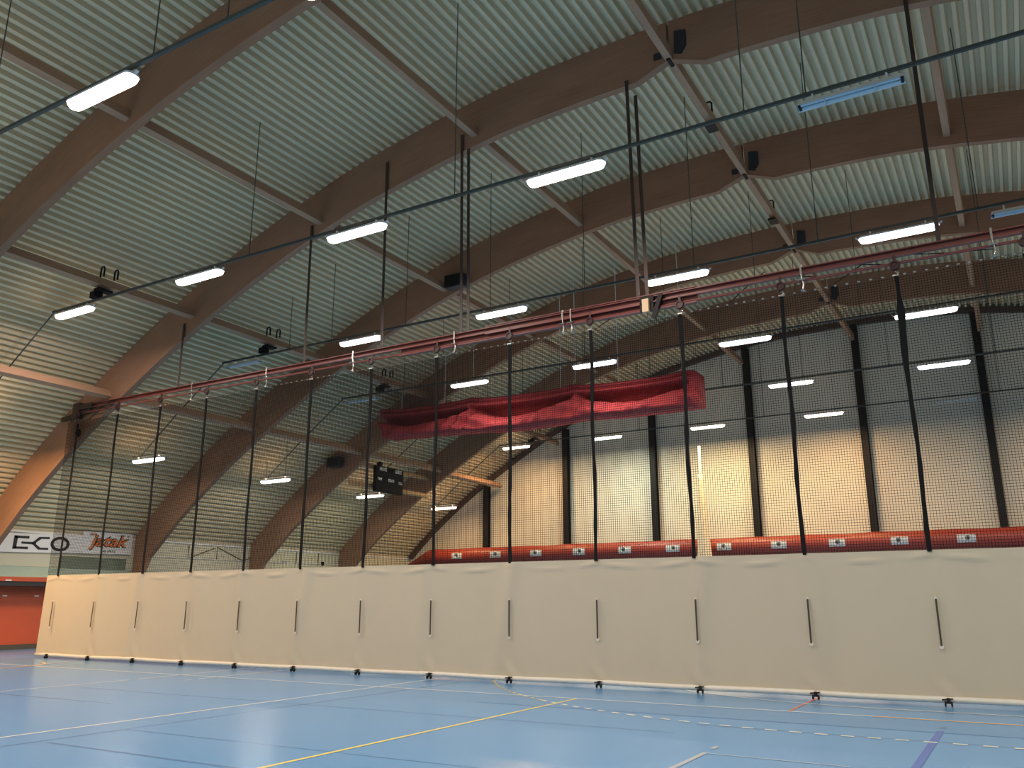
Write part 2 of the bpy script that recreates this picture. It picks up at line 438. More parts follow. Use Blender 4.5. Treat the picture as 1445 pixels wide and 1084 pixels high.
# thin rafter following the roof against the end wall
bm = bmesh.new(); prev = None; n = 90
for i in range(n + 1):
    x = XL + 0.1 + (XRW - XL - 0.2) * i / n; d = x - XR; s = 1 if d > 0 else -1; nx, nz = nrm(abs(d)); z = ztop(d)
    r = [bm.verts.new((x, YG - 0.26, z - 0.02)), bm.verts.new((x + s * nx * .24, YG - 0.26, z + nz * .24)), bm.verts.new((x + s * nx * .24, YG - 0.02, z + nz * .24)), bm.verts.new((x, YG - 0.02, z - 0.02))]
    if prev:
        for k in range(4): bm.faces.new((prev[k], prev[(k+1) % 4], r[(k+1) % 4], r[k]))
    else: bm.faces.new(r)
    prev = r
bm.faces.new(prev[::-1])
tag(new_obj('edge_rafter', bm, mat('dark_rafter', (0.085, 0.050, 0.035), 0.6)), 'thin dark rafter curving along the top of the end wall', 'rafter')

# ------------------------------------------------------------------ purlins, one per bay
LINES = [(XR, 13.20, 'along the ridge'), (-10.35, 12.86, 'first down from the ridge, slope above the folded red curtain'), (-15.4, 11.70, 'second down from the ridge'),
         (-20.4, 9.86, 'third down from the ridge'), (-23.95, 7.83, 'lowest, near the side wall eaves'), (-0.2, 12.84, 'first on the slope beyond the ridge')]
LINES_S = ['ridge purlin', 'purlin first below the ridge', 'purlin second below the ridge', 'purlin third below the ridge', 'lowest purlin near the eaves', 'purlin on the far slope']
BAYS = [(3.7 + TH, 9.7, 'before the nearest arch'), (9.7 + TH, 15.7, 'in front of the red track'), (15.7 + TH, 21.7, 'just beyond the red track'), (21.7 + TH, 27.7, 'before the folded red curtain'),
        (27.7 + TH, 33.7, 'behind the folded red curtain'), (33.7 + TH, 39.37, 'against the end wall')]
def purlin(x, zb, y0, y1, w=0.16, h=0.26, m='purlin'):
    bm = bmesh.new(); uvl = bm.loops.layers.uv.new('UVMap')
    d = x - XR; sl = 0 if abs(d) < 0.5 else math.atan((ztop(abs(d) + .1) - ztop(abs(d) - .1)) / .2) * (1 if d > 0 else -1)
    c, s = math.cos(sl), math.sin(sl)
    q = [(-w/2, 0), (w/2, 0), (w/2, h), (-w/2, h)]; q = [(x + a * c - b * s, zb + a * s + b * c) for a, b in q]
    A = [bm.verts.new((a, y0, b)) for a, b in q]; B = [bm.verts.new((a, y1, b)) for a, b in q]
    for i in range(4):
        f = bm.faces.new((A[i], A[(i+1) % 4], B[(i+1) % 4], B[i]))
        for lp, uv in zip(f.loops, ((0, i), (0, i + .25), (y1 - y0, i + .25), (y1 - y0, i))): lp[uvl].uv = (uv[0] + x + y0, uv[1])
    bm.faces.new(A[::-1]); bm.faces.new(B)
    return bm
for bi, (y0, y1, bl) in enumerate(BAYS):
    for li, (x, zb, _) in enumerate(LINES):
        if bi == 0 and li not in (2, 3): continue
        z2 = zb
        xx = x
        if bi == 5:
            z2 = zb - (0.1 if li else 0.05)
        o = new_obj('purlin', purlin(xx, z2, y0, y1), M['purlin'])
        tag(o, f'brown {LINES_S[li]}, bay {bl}', 'purlin', 'brown timber purlins under the roof')

# ------------------------------------------------------------------ black columns on the end wall
for i, x in enumerate([-25.0, -20.05, -15.15, -10.2, -5.2, -0.35]):
    zt = ztop(abs(x - XR) + 0.16) - 0.27 / abs(nrm(abs(x - XR))[1])
    t = thing('steel_column', ['', 'second shortest black column on the end wall, under the folded red curtain', 'black column on the end wall, just before the gathered pale net',
        'black column on the end wall, just beyond the gathered pale net', 'tall black steel column under the ridge of the end wall', 'tall black steel column near the far right of the end wall', 'black steel column at the outer end of the end wall'][i] or 'shortest black steel column on the end wall, beside the duct end',
        'column', (x, 39.5, 0), 'black columns of the end wall')
    bm = bmesh.new(); w = 0.15
    # H section
    box(bm, x - w, x + w, 39.38, 39.41, 0, zt); box(bm, x - w, x + w, 39.68, 39.71, 0, zt); box(bm, x - 0.03, x + 0.03, 39.41, 39.68, 0, zt)
    new_obj('steel_section', bm, M['black'], t)
    bm = bmesh.new(); z = 3.62
    bar(bm, (x - 0.05, 39.38, z - 0.05), (x - 0.05, 38.4, z - 0.02), 0.07, 0.07); bar(bm, (x - 0.05, 39.38, z - 0.55), (x - 0.05, 38.5, z - 0.06), 0.06, 0.06)
    new_obj('duct_bracket', bm, M['black'], t)

# ------------------------------------------------------------------ luminaires
def capsule(n=8, L=1.6, W=0.2):
    r = W / 2; pts = []
    for k in range(n + 1):
        a = -PI / 2 + PI * k / n; pts.append((L / 2 - r * 0.8 + r * 0.8 * math.cos(a), r * math.sin(a)))
    for k in range(n + 1):
        a = PI / 2 + PI * k / n; pts.append((-L / 2 + r * 0.8 + r * 0.8 * math.cos(a), r * math.sin(a)))
    return pts
def lit_fixture():
    h = bmesh.new()
    rings = []
    for z, s in ((0.035, 0.92), (0.025, 1.0), (0.0, 1.03), (-0.012, 1.03)):
        rings.append([h.verts.new((x * (1 + (s - 1) * .2), y * s, z)) for x, y in capsule(6, 1.62, 0.25)])
    for A, B in zip(rings, rings[1:]):
        for i in range(len(A)): h.faces.new((A[i], A[(i+1) % len(A)], B[(i+1) % len(A)], B[i]))
    h.faces.new(rings[0]); h.faces.new(rings[-1][::-1])
    d = bmesh.new(); rings = []
    for z, s in ((-0.012, 1.0), (-0.055, 0.98), (-0.09, 0.84), (-0.108, 0.5)):
        rings.append([d.verts.new((x * (1 - (1 - s) * .18), y * s, z)) for x, y in capsule(6, 1.58, 0.24)])
    for A, B in zip(rings, rings[1:]):
        for i in range(len(A)): d.faces.new((A[i], A[(i+1) % len(A)], B[(i+1) % len(A)], B[i]))
    d.faces.new(rings[-1][::-1]); d.faces.new(rings[0])
    cs = []
    for s in (-1, 1):
        c = bmesh.new(); box(c, s * 0.55 - 0.015, s * 0.55 + 0.015, -0.03, 0.03, 0.032, 0.132); cs.append(('mounting_clip', c))
        c = bmesh.new(); bar(c, (s * 0.79, 0, 0.0), (s * 0.86, 0, 0.05), 0.05, 0.02); cs.append(('end_clip', c))
    return h, d, cs
def unlit_fixture():
    h = bmesh.new()
    # open white tray: folded sides and sloping ends
    L, W = 0.8, 0.115
    top = [(-L + .03, -W * .55), (L - .03, -W * .55), (L - .03, W * .55), (-L + .03, W * .55)]; low = [(-L, -W), (L, -W), (L, W), (-L, W)]
    T = [h.verts.new((x, y, 0.03)) for x, y in top]; B = [h.verts.new((x, y, -0.06)) for x, y in low]; I = [h.verts.new((x * .995, y * .95, -0.055)) for x, y in low]
    J = [h.verts.new((x * .98, y * .9, 0.015)) for x, y in top]
    h.faces.new(T)
    for i in range(4):
        j = (i + 1) % 4
        h.faces.new((T[i], T[j], B[j], B[i])); h.faces.new((B[i], B[j], I[j], I[i])); h.faces.new((I[i], I[j], J[j], J[i]))
    h.faces.new(J[::-1])
    ps = []
    for y in (-0.05, 0.05):
        d = bmesh.new(); tube(d, [(-0.74, y, -0.035), (0.74, y, -0.035)], 0.026, 10); ps.append(('fluorescent_tube', d, 'tube'))
    for s in (-1, 1):
        e = bmesh.new(); box(e, s * 0.755 - 0.02, s * 0.755 + 0.02, -0.075, 0.075, -0.062, 0.0); ps.append(('lamp_holder', e, 'black'))
        e = bmesh.new(); box(e, s * 0.37 - .010, s * 0.37 + .010, -0.09, 0.09, -0.064, -0.05); ps.append(('cross_clip', e, 'nozzle'))
        c = bmesh.new(); box(c, s * 0.55 - 0.015, s * 0.55 + 0.015, -0.03, 0.03, 0.03, 0.132); ps.append(('mounting_clip', c, 'white'))
    return h, ps
def bm_mesh(bm, name, m):
    bmesh.ops.recalc_face_normals(bm, faces=bm.faces); me = bpy.data.meshes.new(name); bm.to_mesh(me); bm.free(); me.materials.append(m); return me
h, d, cs = lit_fixture()
FH, FD = bm_mesh(h, 'housing', M['white']), bm_mesh(d, 'diffuser', GLOW['cool'])
FC = [(nm, bm_mesh(c, nm, M['white'])) for nm, c in cs]
FDC = {}
for k in GLOW:
    me = FD.copy(); me.materials.clear(); me.materials.append(GLOW[k]); FDC[k] = me
h, ps = unlit_fixture()
UP_ = [('tray', bm_mesh(h, 'tray', M['white']))] + [(nm, bm_mesh(b, nm, M[mm])) for nm, b, mm in ps]
RAD = 160.0
LD = {}; UP = 'up'
def area(loc, kind, k=1.0, size=(1.5, 0.15)):
    key = (kind, round(k, 3), size)
    if key not in LD:
        l = bpy.data.lights.new('lamp_light', 'AREA'); l.shape = 'RECTANGLE'; l.size, l.size_y = size
        l.energy = RAD * k; l.color = LAMPC[kind]; LD[key] = l
    o = bpy.data.objects.new('lamp_light', LD[key]); COL.objects.link(o); o.location = loc
    if UP not in LD:      # added upward fill over each lamp, brightens roof and upper end wall
        l = bpy.data.lights.new('roof_fill_light', 'AREA'); l.shape = 'RECTANGLE'; l.size, l.size_y = 1.5, 0.2
        l.energy = 14.0; l.color = (1.0, 0.74, 0.50); LD[UP] = l
        l2 = l.copy(); l2.energy = 26.0; l2.color = (1.0, 0.80, 0.60); LD['up2'] = l2
    q = bpy.data.objects.new('roof_fill_light', LD['up2' if k > 1.65 else UP]); COL.objects.link(q); q.parent = o; q.location = (0, 0, 0.15); q.rotation_euler = (PI, 0, 0)
    return o
def luminaire(x, y, z, kind, label, group, k=1.0):
    t = thing('ceiling_luminaire', label, 'ceiling light', (x, y, z), group)
    if kind == 'off': parts = UP_
    else: parts = [('housing', FH), ('diffuser', FDC[kind])] + FC
    for nm, me in parts:
        o = bpy.data.objects.new(nm, me); COL.objects.link(o); o.parent = t
    if kind != 'off':
        l = area((0, 0, -0.115), kind, k); l.parent = t
XS = [-21.45, -16.4, -11.4, -6.35, -1.35]
ROWS = [(6.7, 'row nearest the camera', ['', '', 'pink', 'pink', '']),
        (12.7, 'row in front of the red curtain track', ['pink', 'pink', 'cool', 'pink', 'off']),
        (18.7, 'row just beyond the red curtain track', ['off', 'cool', 'cool', 'cool', 'cool']),
        (24.7, 'row in front of the folded red curtain', ['off', 'cool', 'cool', 'cool', 'pink']),
        (30.7, 'row behind the folded red curtain', ['off', 'cool', 'cool', 'pink', 'cool']),
        (36.7, 'row closest to the end wall', ['orange', 'green', 'yellow', 'orange', 'off'])]
ORD = ['first', 'second', 'third', 'fourth', 'fifth']
for y, rl, kinds in ROWS:
    for i, (x, kd) in enumerate(zip(XS, kinds)):
        if not kd: continue
        st = 'unlit luminaire' if kd == 'off' else ('pinkish glowing luminaire' if kd == 'pink' else 'white glowing luminaire')
        kk = (3.0 if kd == 'yellow' else 2.1) if y > 36 else 1.0
        luminaire(x, y, 9.34, kd, f'{st}, {ORD[i]} from the eaves, {rl}', 'luminaires hanging in rows', kk)
for y, kd, lab in [(18.7, 'cool', 'low glowing luminaire near the side wall slope, first beyond the curtain'), (24.7, 'cool', 'low glowing luminaire near the side wall slope, second beyond the curtain'),
                   (30.7, 'green', 'low glowing luminaire near the side wall slope, just below the scoreboard'), (36.7, 'orange', 'low glowing luminaire near the side wall slope, nearest the end wall')]:
    luminaire(-25.9, y, 6.49, kd, lab, 'low luminaires along the side wall', 0.85)
luminaire(1.2, 18.7, 9.32, 'off', 'unlit white twin tube luminaire at the picture edge above the red track', 'luminaires hanging in rows')
# the same lamps where the photograph does not look
for y in (12.7, 6.7, 0.7): area((-25.9, y, 6.45), 'orange', 3.4)
for y in (6.7, 0.7, -5.3, -11.3, -17.3):
    for x in XS + [3.65, 8.7, 13.7]:
        if y == 6.7 and x in (-11.4, -6.35): continue
        area((x, y, 9.25), 'cool')
for y in (12.7, 18.7, 24.7, 30.7, 36.7):
    for x in (3.65, 8.7, 13.7): area((x, y, 9.25), 'cool' if y < 36 else 'orange')

# lighting rows: trunking and wire rods
def lighting_row(y, label, x_end=3.5, drop=True, rods=()):
    t = thing('lighting_trunking', label, 'lighting trunking', (-10, y, 9.5), 'dark trunking lines of the light rows')
    bm = bmesh.new(); z = 9.50
    pts = [(x_end, y, z), (-22.5, y, z)]
    bar(bm, pts[1], pts[0], 0.055, 0.055)
    new_obj('trunking', bm, M['darkgrey'], t)
    if drop:
        bm = bmesh.new(); tube(bm, [(-22.45, y, 9.48), (-24.7, y, 7.9), (-26.3, y, 6.66)], 0.022, 6); new_obj('sloping_cable', bm, M['darkgrey'], t)
        bm = bmesh.new(); tube(bm, [(-26.3, y, 6.66), (-26.3, y, 6.55)], 0.02, 6); bar(bm, (-26.75, y, 6.62), (-25.1, y, 6.62), 0.05, 0.05)
        for x in (-26.45, -25.35):
            tube(bm, [(x, y, 6.6), (x, y, ztop(x - XR) + .02)], 0.008, 5)
        new_obj('low_support', bm, M['darkgrey'], t)
    for x in rods:
        bm = bmesh.new(); tube(bm, [(x, y, z), (x, y, ztop(x - XR) + 0.03)], 0.011, 5); lathe(bm, (x, y, z - .03), (0, 0, 1), [(0, .03), (.07, .03)], 8)
        new_obj('suspension_rod', bm, M['darkgrey'], t)
RODS = [-19.4, -17.6, -14.7, -11.75, -8.85, -5.9, -3.0, 0.2]
lighting_row(6.7, 'dark trunking line of the nearest light row, at the top edge', -2.0, False, [-14.7, -10.2, -8.6])
lighting_row(12.7, 'dark trunking line of the light row in front of the red track', 3.5, True, [-14.7, -8.85, -3.0, -2.0])
lighting_row(18.7, 'dark trunking line of the light row just beyond the red track', 4, True, RODS)
lighting_row(24.7, 'dark trunking line of the light row in front of the folded red curtain', 4, True, RODS)
lighting_row(30.7, 'dark trunking line of the light row behind the folded red curtain', 5, True, RODS)
lighting_row(36.7, 'dark trunking line of the light row closest to the end wall', 6, True, RODS)

# steel brackets that straddle the purlins at mid bay
def bracket(x, y, zp, label, dbl, boxed):
    t = thing('purlin_bracket', label, 'bracket', (x, y, zp), 'black brackets on the purlins')
    for k in range(2 if dbl else 1):
        bm = bmesh.new(); yy = y + (k * 0.34 if dbl else 0)
        xx = x + k * 0.1
        zl = zp + 0.275; tube(bm, [(xx - 0.075, yy, zl), (xx - 0.075, yy, zl + 0.24), (xx - 0.04, yy, zl + 0.29), (xx + 0.04, yy, zl + 0.29), (xx + 0.075, yy, zl + 0.24), (xx + 0.075, yy, zl)], 0.024, 6)
        new_obj('strap_loop', bm, M['black'], t)
    bm = bmesh.new(); box(bm, x - 0.12, x + 0.12, y - 0.12, y + 0.3, zp - 0.13, zp - 0.075)
    new_obj('base_plate', bm, M['black'], t)
    if boxed:
        bm = bmesh.new(); box(bm, x - 0.30, x - 0.02, y - 0.1, y + 0.1, zp - 0.31, zp - 0.13); box(bm, x - 0.26, x - 0.06, y - 0.12, y - 0.1, zp - 0.29, zp - 0.15)
        new_obj('junction_box', bm, M['black'], t)
for y, w in ((12.7, 'before the arch carrying the red track'), (18.7, 'just beyond the red track'), (24.7, 'left of the folded red curtain'), (36.7, 'against the end wall')):
    bracket(-20.4, y, 9.76 if y > 36 else 9.86, f'black double bracket on the lower purlin, bay {w}', True, True)
for y, w in ((18.6, 'just beyond the red track'), (24.8, 'before the folded red curtain')):
    bracket(XR, y, 13.20, f'black bracket on the ridge purlin, bay {w}', False, False)

# loudspeakers on the arches
for x, y, z, lab in ((-14.85, 21.45, 11.87, 'black loudspeaker box on the arch just beyond the red track'), (-25.25, 27.45, 7.55, 'black loudspeaker box low on the arch behind the third strap pair')):
    t = thing('loudspeaker', lab if y < 25 else 'black loudspeaker box low on the fourth arch near the eaves', 'loudspeaker', (x, y, z), 'black loudspeakers on arches')
    bm = bmesh.new(); v = box(bm, x - 0.36, x + 0.36, y - 0.14, y + 0.2, z - 0.22, z + 0.22)
    bmesh.ops.bevel(bm, geom=list(bm.edges), offset=0.02, segments=2, affect='EDGES'); new_obj('cabinet', bm, M['speaker'], t)
    bm = bmesh.new(); box(bm, x - 0.32, x + 0.32, y - 0.155, y - 0.14, z - 0.18, z + 0.18); new_obj('grille', bm, M['boardgrey'], t)
    bm = bmesh.new(); tube(bm, [(x - 0.39, y + 0.25, z), (x - 0.39, y - .02, z)], 0.02, 6); tube(bm, [(x + 0.39, y + 0.25, z), (x + 0.39, y - .02, z)], 0.02, 6); new_obj('wall_bracket', bm, M['black'], t)
bm = bmesh.new(); lathe(bm, (-25.38, 15.698, 6.85), (0, -1, 0), [(0, 0.13), (0.04, 0.13), (0.07, 0.08)], 14)
tag(new_obj('siren', bm, M['black']), 'small dark round sounder on the arch under the track end', 'sounder')

# ------------------------------------------------------------------ curtain track under the second arch
YC = 15.586
track = thing('curtain_track', 'long red steel curtain track hung under the timber arch', 'curtain track', (-10, YC, 7.6))
XT0, XT1 = -24.9, 14.5
bm = bmesh.new()      # C channel, open towards the camera
box(bm, XT0, XT1, YC + 0.03, YC + 0.045, 7.575, 7.715); box(bm, XT0, XT1, YC - 0.05, YC + 0.03, 7.695, 7.715); box(bm, XT0, XT1, YC - 0.05, YC + 0.03, 7.575, 7.595)
new_obj('top_channel', bm, M['rail'], track)
bm = bmesh.new()
box(bm, -12.4, -4.9, YC + 0.055, YC + 0.075, 7.41, 7.74); box(bm, -9.9, -4.9, YC - 0.07, YC + 0.055, 7.725, 7.745); box(bm, -12.4, -4.9, YC - 0.045, YC + 0.055, 7.41, 7.43); box(bm, -9.9, -5.85, YC - 0.06, YC + .055, 7.55, 7.575)
new_obj('splice_beam', bm, M['rail'], track)
bm = bmesh.new(); tube(bm, [(XT0, YC - 0.02, 7.45), (XT1, YC - 0.02, 7.45)], 0.028, 8); new_obj('lower_rail', bm, M['rail'], track)
for x in (-19.9, -16.9, -13.85, -10.75, -7.9, -7.7, -2.85, 0.3, 3.3, 6.3, 9.3, 12.3):
    bm = bmesh.new()
    box(bm, x - 0.018, x + 0.018, YC - 0.075, YC - 0.06, 7.56, 7.76); tube(bm, [(x, YC - 0.067, 7.56), (x + 0.03, YC - 0.06, 7.36), (x, YC - 0.06, 7.22)], 0.012, 6)
    tube(bm, [(x - .06, YC - 0.02, 7.45), (x - 0.06, YC - .1, 7.45), (x + .06, YC - .1, 7.45), (x + 0.06, YC - .02, 7.45)], 0.012, 6)
    lathe(bm, (x - 0.02, YC - 0.08, 7.24), (1, 0, 0), [(0, .03), (.05, .03)], 8)
    new_obj('rail_clamp', bm, M['chrome'], track)
for x, zt, dbl in ((-20.6, 9.72, 0), (-15.6, 11.72, 0), (-13.0, 12.92, 0), (-10.52, 13.0, 1), (-6.06, 13.0, 1), (-0.5, 13.1, 0), (2.2, 12.8, 0), (5, 12.4, 0), (10, 10.3, 0)):
    for dx in ((-0.09, 0.11) if dbl else (0,)):
        bm = bmesh.new(); w = 0.03
        top = zt if dx <= 0 else zt - 0.45
        xt = x + dx - 0.10
        if x > -5: xt = x + dx
        bar(bm, (x + dx, YC + 0.01, 7.70), (xt, YC + 0.075, top), 0.075, 0.012, (0, 1, 0)); bar(bm, (x + dx - .032, YC + 0.035, 7.70), (xt - .032, YC + 0.09, top), 0.012, 0.05, (0, 1, 0))
        new_obj('hanger', bm, M['hanger'], track)
bm = bmesh.new(); box(bm, -6.02, -5.88, YC - 0.14, YC - 0.06, 7.36, 7.64); new_obj('motor_plate', bm, M['tan'], track)
bm = bmesh.new(); bar(bm, (-5.80, YC - 0.06, 7.22), (-5.62, YC - 0.06, 7.70), 0.09, 0.10, (0, 1, 0)); box(bm, -6.1, -5.8, YC - 0.06, YC + 0.02, 7.40, 7.72); new_obj('motor_bracket', bm, M['black'], track)
bm = bmesh.new()     # end fixing against the arch
box(bm, -25.5, -24.6, YC - 0.06, YC + 0.1, 7.56, 7.74); bar(bm, (-26.2, YC + .02, 7.36), (-24.7, YC + 0.02, 7.50), 0.12, 0.10, (0, 1, 0)); box(bm, -25.55, -25.25, YC - 0.08, YC + 0.1, 7.3, 7.8)
bar(bm, (-24.9, YC + .02, 7.45), (-23.6, YC + .02, 7.68), 0.08, 0.05, (0, 1, 0)); box(bm, -23.9, -23.75, YC - .07, YC + .05, 7.42, 7.66)
tube(bm, [(-25.4, YC - .05, 7.35), (-25.15, YC - .1, 7.12), (-24.6, YC - .1, 7.18), (-24.2, YC - .06, 7.4)], 0.025, 6); tube(bm, [(-25.9, YC - .02, 7.42), (-25.5, YC - .1, 7.2), (-25.2, YC - .1, 7.32)], 0.03, 6)
new_obj('end_fixing', bm, M['hanger'], track)
for pts in (((-4.35, 7.22), (-4.0, 7.5), (-3.55, 7.8)), ((-3.3, 7.66), (-2.9, 7.58), (-2.5, 7.47)), ((-2.2, 7.66), (-1.7, 7.56), (-1.25, 7.46)), ((-2.3, 7.30), (-1.9, 7.52), (-1.5, 7.74)), ((-1.0, 7.6), (-0.4, 7.5), (0.3, 7.42)), ((-7.2, 7.24), (-6.8, 7.42), (-6.3, 7.66))):
    bm = bmesh.new(); tube(bm, [(x, YC + 0.06, z) for x, z in pts], 0.010, 5); new_obj('control_cable', bm, M['black'], track)
SX = [-25.244 + 2.0 * i for i in range(20)]
for x in SX:
    bm = bmesh.new(); lathe(bm, (x, YC - 0.10, 7.40), (0, 1, 0), [(0.02, 0.0), (0.02, 0.05), (0.0, 0.06), (0.0, 0.08), (0.02, 0.092), (0.035, 0.07), (0.05, 0.092), (0.07, 0.08), (0.07, 0.045)], 18)
    box(bm, x - 0.025, x + 0.025, YC - 0.055, YC - 0.02, 7.28, 7.6)
    p = new_obj('pulley', bm, M['pulley'], track)
    bm = bmesh.new(); tube(bm, [(x, YC - .06, 7.29), (x + .045, YC - .07, 7.26), (x + .03, YC - .06, 7.2), (x - .03, YC - .06, 7.22)], 0.014, 6); box(bm, x - .05, x + .05, YC - .08, YC - .05, 7.20, 7.225)
    new_obj('shackle', bm, M['chrome'], p)

# ------------------------------------------------------------------ divider curtain: beige skirt below, black net above
cur = thing('divider_curtain', 'beige divider curtain with black net above, across the hall', 'divider curtain', (-10, YC, 0))
CX0, CX1, ZT, ZB = -25.85, 14.2, 2.415, 0.105
bm = bmesh.new(); nx, nz = 640, 56; g = []
def ripple(x, z):
    t = (z - ZB) / (ZT - ZB); ph = ((x - SX[0]) % 2.0) / 2.0
    y = 0.010 * math.sin(x * 3.1 + 1.3 * z) * math.sin(x * 0.9 + 0.4)
    # long slanting folds running down from the straps
    for k in range(0, 21):
        cx = SX[0] + 2 * k; sl = ((k * 37) % 11 - 5) / 16.0; c0 = cx + 0.25 * (((k * 53) % 7) - 3) / 3
        u = x - (c0 + sl * (t - 1) * 1.7)
        y += 0.056 * math.exp(-(u / 0.17) ** 2) * (0.25 + 0.75 * abs(math.sin(k * 2.1))) * (0.35 + 0.65 * t)
        u2 = x - (c0 + 0.7 - sl * (t - 1)); y -= 0.030 * math.exp(-(u2 / 0.22) ** 2) * (1 - 0.5 * t)
    # shallow sag line under the hem between straps
    sag = ZT - 0.07 - 0.09 * 4 * ph * (1 - ph); y += 0.030 * math.exp(-((z - sag) / 0.03) ** 2) * (0.5 + 0.5 * math.sin(ph * 9 + x))
    # puckers where the castors pull the hem
    for k in range(21):
        cx = SX[0] + 2 * k; r = (x - cx) ** 2 + ((z - ZB) * 0.8) ** 2
        if r < 0.6: y += 0.022 * math.exp(-r / 0.06) * math.sin((x - cx) * 14 + z * 9)
    return y
for j in range(nz + 1):
    row = []
    for i in range(nx + 1):
        x = CX0 + (CX1 - CX0) * i / nx; z = ZB + (ZT - ZB) * j / nz
        if i == 0: x -= 0.05 * (1 - j / nz)
        row.append(bm.verts.new((x, YC - max(-0.008, ripple(x, z)) * 0.9, z)))
    g.append(row)
for j in range(nz):
    for i in range(nx): bm.faces.new((g[j][i], g[j][i+1], g[j+1][i+1], g[j+1][i]))
new_obj('curtain_skirt', bm, M['pvc'], cur, True)
bm = bmesh.new()
tube(bm, [(CX0 - 0.05 + (CX1 - CX0) * i / 80, YC - 0.005 + 0.006 * math.sin(i * 1.7), 0.095 + 0.006 * math.sin(i * 0.9)) for i in range(81)], 0.048, 8); new_obj('bottom_sleeve', bm, M['pvcbar'], cur, True)
# the net: square mesh of twine
bm = bmesh.new(); s = 0.046; w = 0.0029; Z0, Z1 = ZT - 0.01, 7.22
n = int((CX1 - CX0) / s)
for i in range(n + 1):
    x = CX0 + 0.02 + i * s
    v = [bm.verts.new((x + a, YC + 0.012 + b, z)) for z in (Z0, Z1) for a, b in ((-w, -w), (w, -w), (w, w), (-w, w))]
    for k in range(4): bm.faces.new((v[k], v[(k+1) % 4], v[4 + (k+1) % 4], v[4 + k]))
m_ = int((Z1 - Z0) / s)
for j in range(m_ + 1):
    z = Z0 + j * s
    v = [bm.verts.new((x, YC + 0.014 + b, z + a)) for x in (CX0, CX1) for a, b in ((-w, -w), (w, -w), (w, w), (-w, w))]
    for k in range(4): bm.faces.new((v[k], v[(k+1) % 4], v[4 + (k+1) % 4], v[4 + k]))
new_obj('net', bm, M['net'], cur)
# beaded head line
bm = bmesh.new(); tube(bm, [(CX0 + 2.2, YC - .03, 7.245), (CX1, YC - .03, 7.225)], 0.004, 5, mi=1)
x = CX0 + 2.3
while x < CX1:
    lathe(bm, (x, YC - 0.03, 7.24 - .0005 * (x + 23)), (1, 0, 0), [(0, .008), (.015, .017), (.035, .017), (.05, .008)], 6); x += 0.16 + 0.05 * random.random()
new_obj('head_line', bm, [M['chrome'], M['hanger']], cur)
for i, x in enumerate(SX):
    bm = bmesh.new(); N = 14; prev = None
    for k in range(N + 1):
        z = ZT - 0.03 + (7.22 - ZT + 0.03) * k / N; ww = 0.036 + 0.006 * math.sin(k * 2.3 + i); xx = x + 0.012 * math.sin(k * 0.8 + i * 1.9)
        if i == 12 and 10 <= k <= 12: ww += 0.022
        r = [bm.verts.new(p) for p in ((xx - ww, YC - 0.045, z), (xx + ww, YC - 0.045, z), (xx + ww, YC - 0.026, z), (xx - ww, YC - 0.026, z))]
        if prev:
            for q in range(4): bm.faces.new((prev[q], prev[(q+1) % 4], r[(q+1) % 4], r[q]))
        else: bm.faces.new(r[::-1])
        prev = r
    bm.faces.new(prev); new_obj('strap', bm, M['strap'], cur)
    # slit in the skirt with stitched end tabs
    bm = bmesh.new(); xs = x - 0.01 * (i < 3); bar(bm, (xs - (0.03 if i < 3 else 0), YC - 0.074, 0.905), (xs, YC - 0.074, 1.64), 0.028, 0.012, (0, 1, 0))
    sl = new_obj('strap_slit', bm, M['slit'], cur)
    bm = bmesh.new(); lathe(bm, (xs - (0.03 if i < 3 else 0), YC - 0.072, 0.895), (0, -1, 0), [(0, .035), (.006, .033)], 12); new_obj('stitched_tab', bm, M['pvcbar'], sl)
    bm = bmesh.new(); lathe(bm, (xs, YC - 0.072, 1.645), (0, -1, 0), [(0, .026), (.006, .024)], 12)
    new_obj('stitched_tab', bm, M['pvcbar'], sl)
    bm = bmesh.new()
    box(bm, x - 0.055, x + 0.055, YC - 0.085, YC - 0.06, 0.045, 0.075); box(bm, x - 0.02, x + 0.02, YC - 0.09, YC - 0.05, 0.06, 0.13)
    bar(bm, (x - 0.09, YC - .075, 0.10), (x + .07, YC - .075, 0.12), 0.02, 0.02)
    ca = new_obj('castor', bm, M['black'], cur)
    for dx in (-0.045, 0.045):
        bm = bmesh.new(); lathe(bm, (x + dx - 0.012, YC - 0.075, 0.039), (1, 0, 0), [(0, .030), (.004, .038), (.02, .038), (.024, .030)], 12); new_obj('wheel', bm, M['black'], ca)

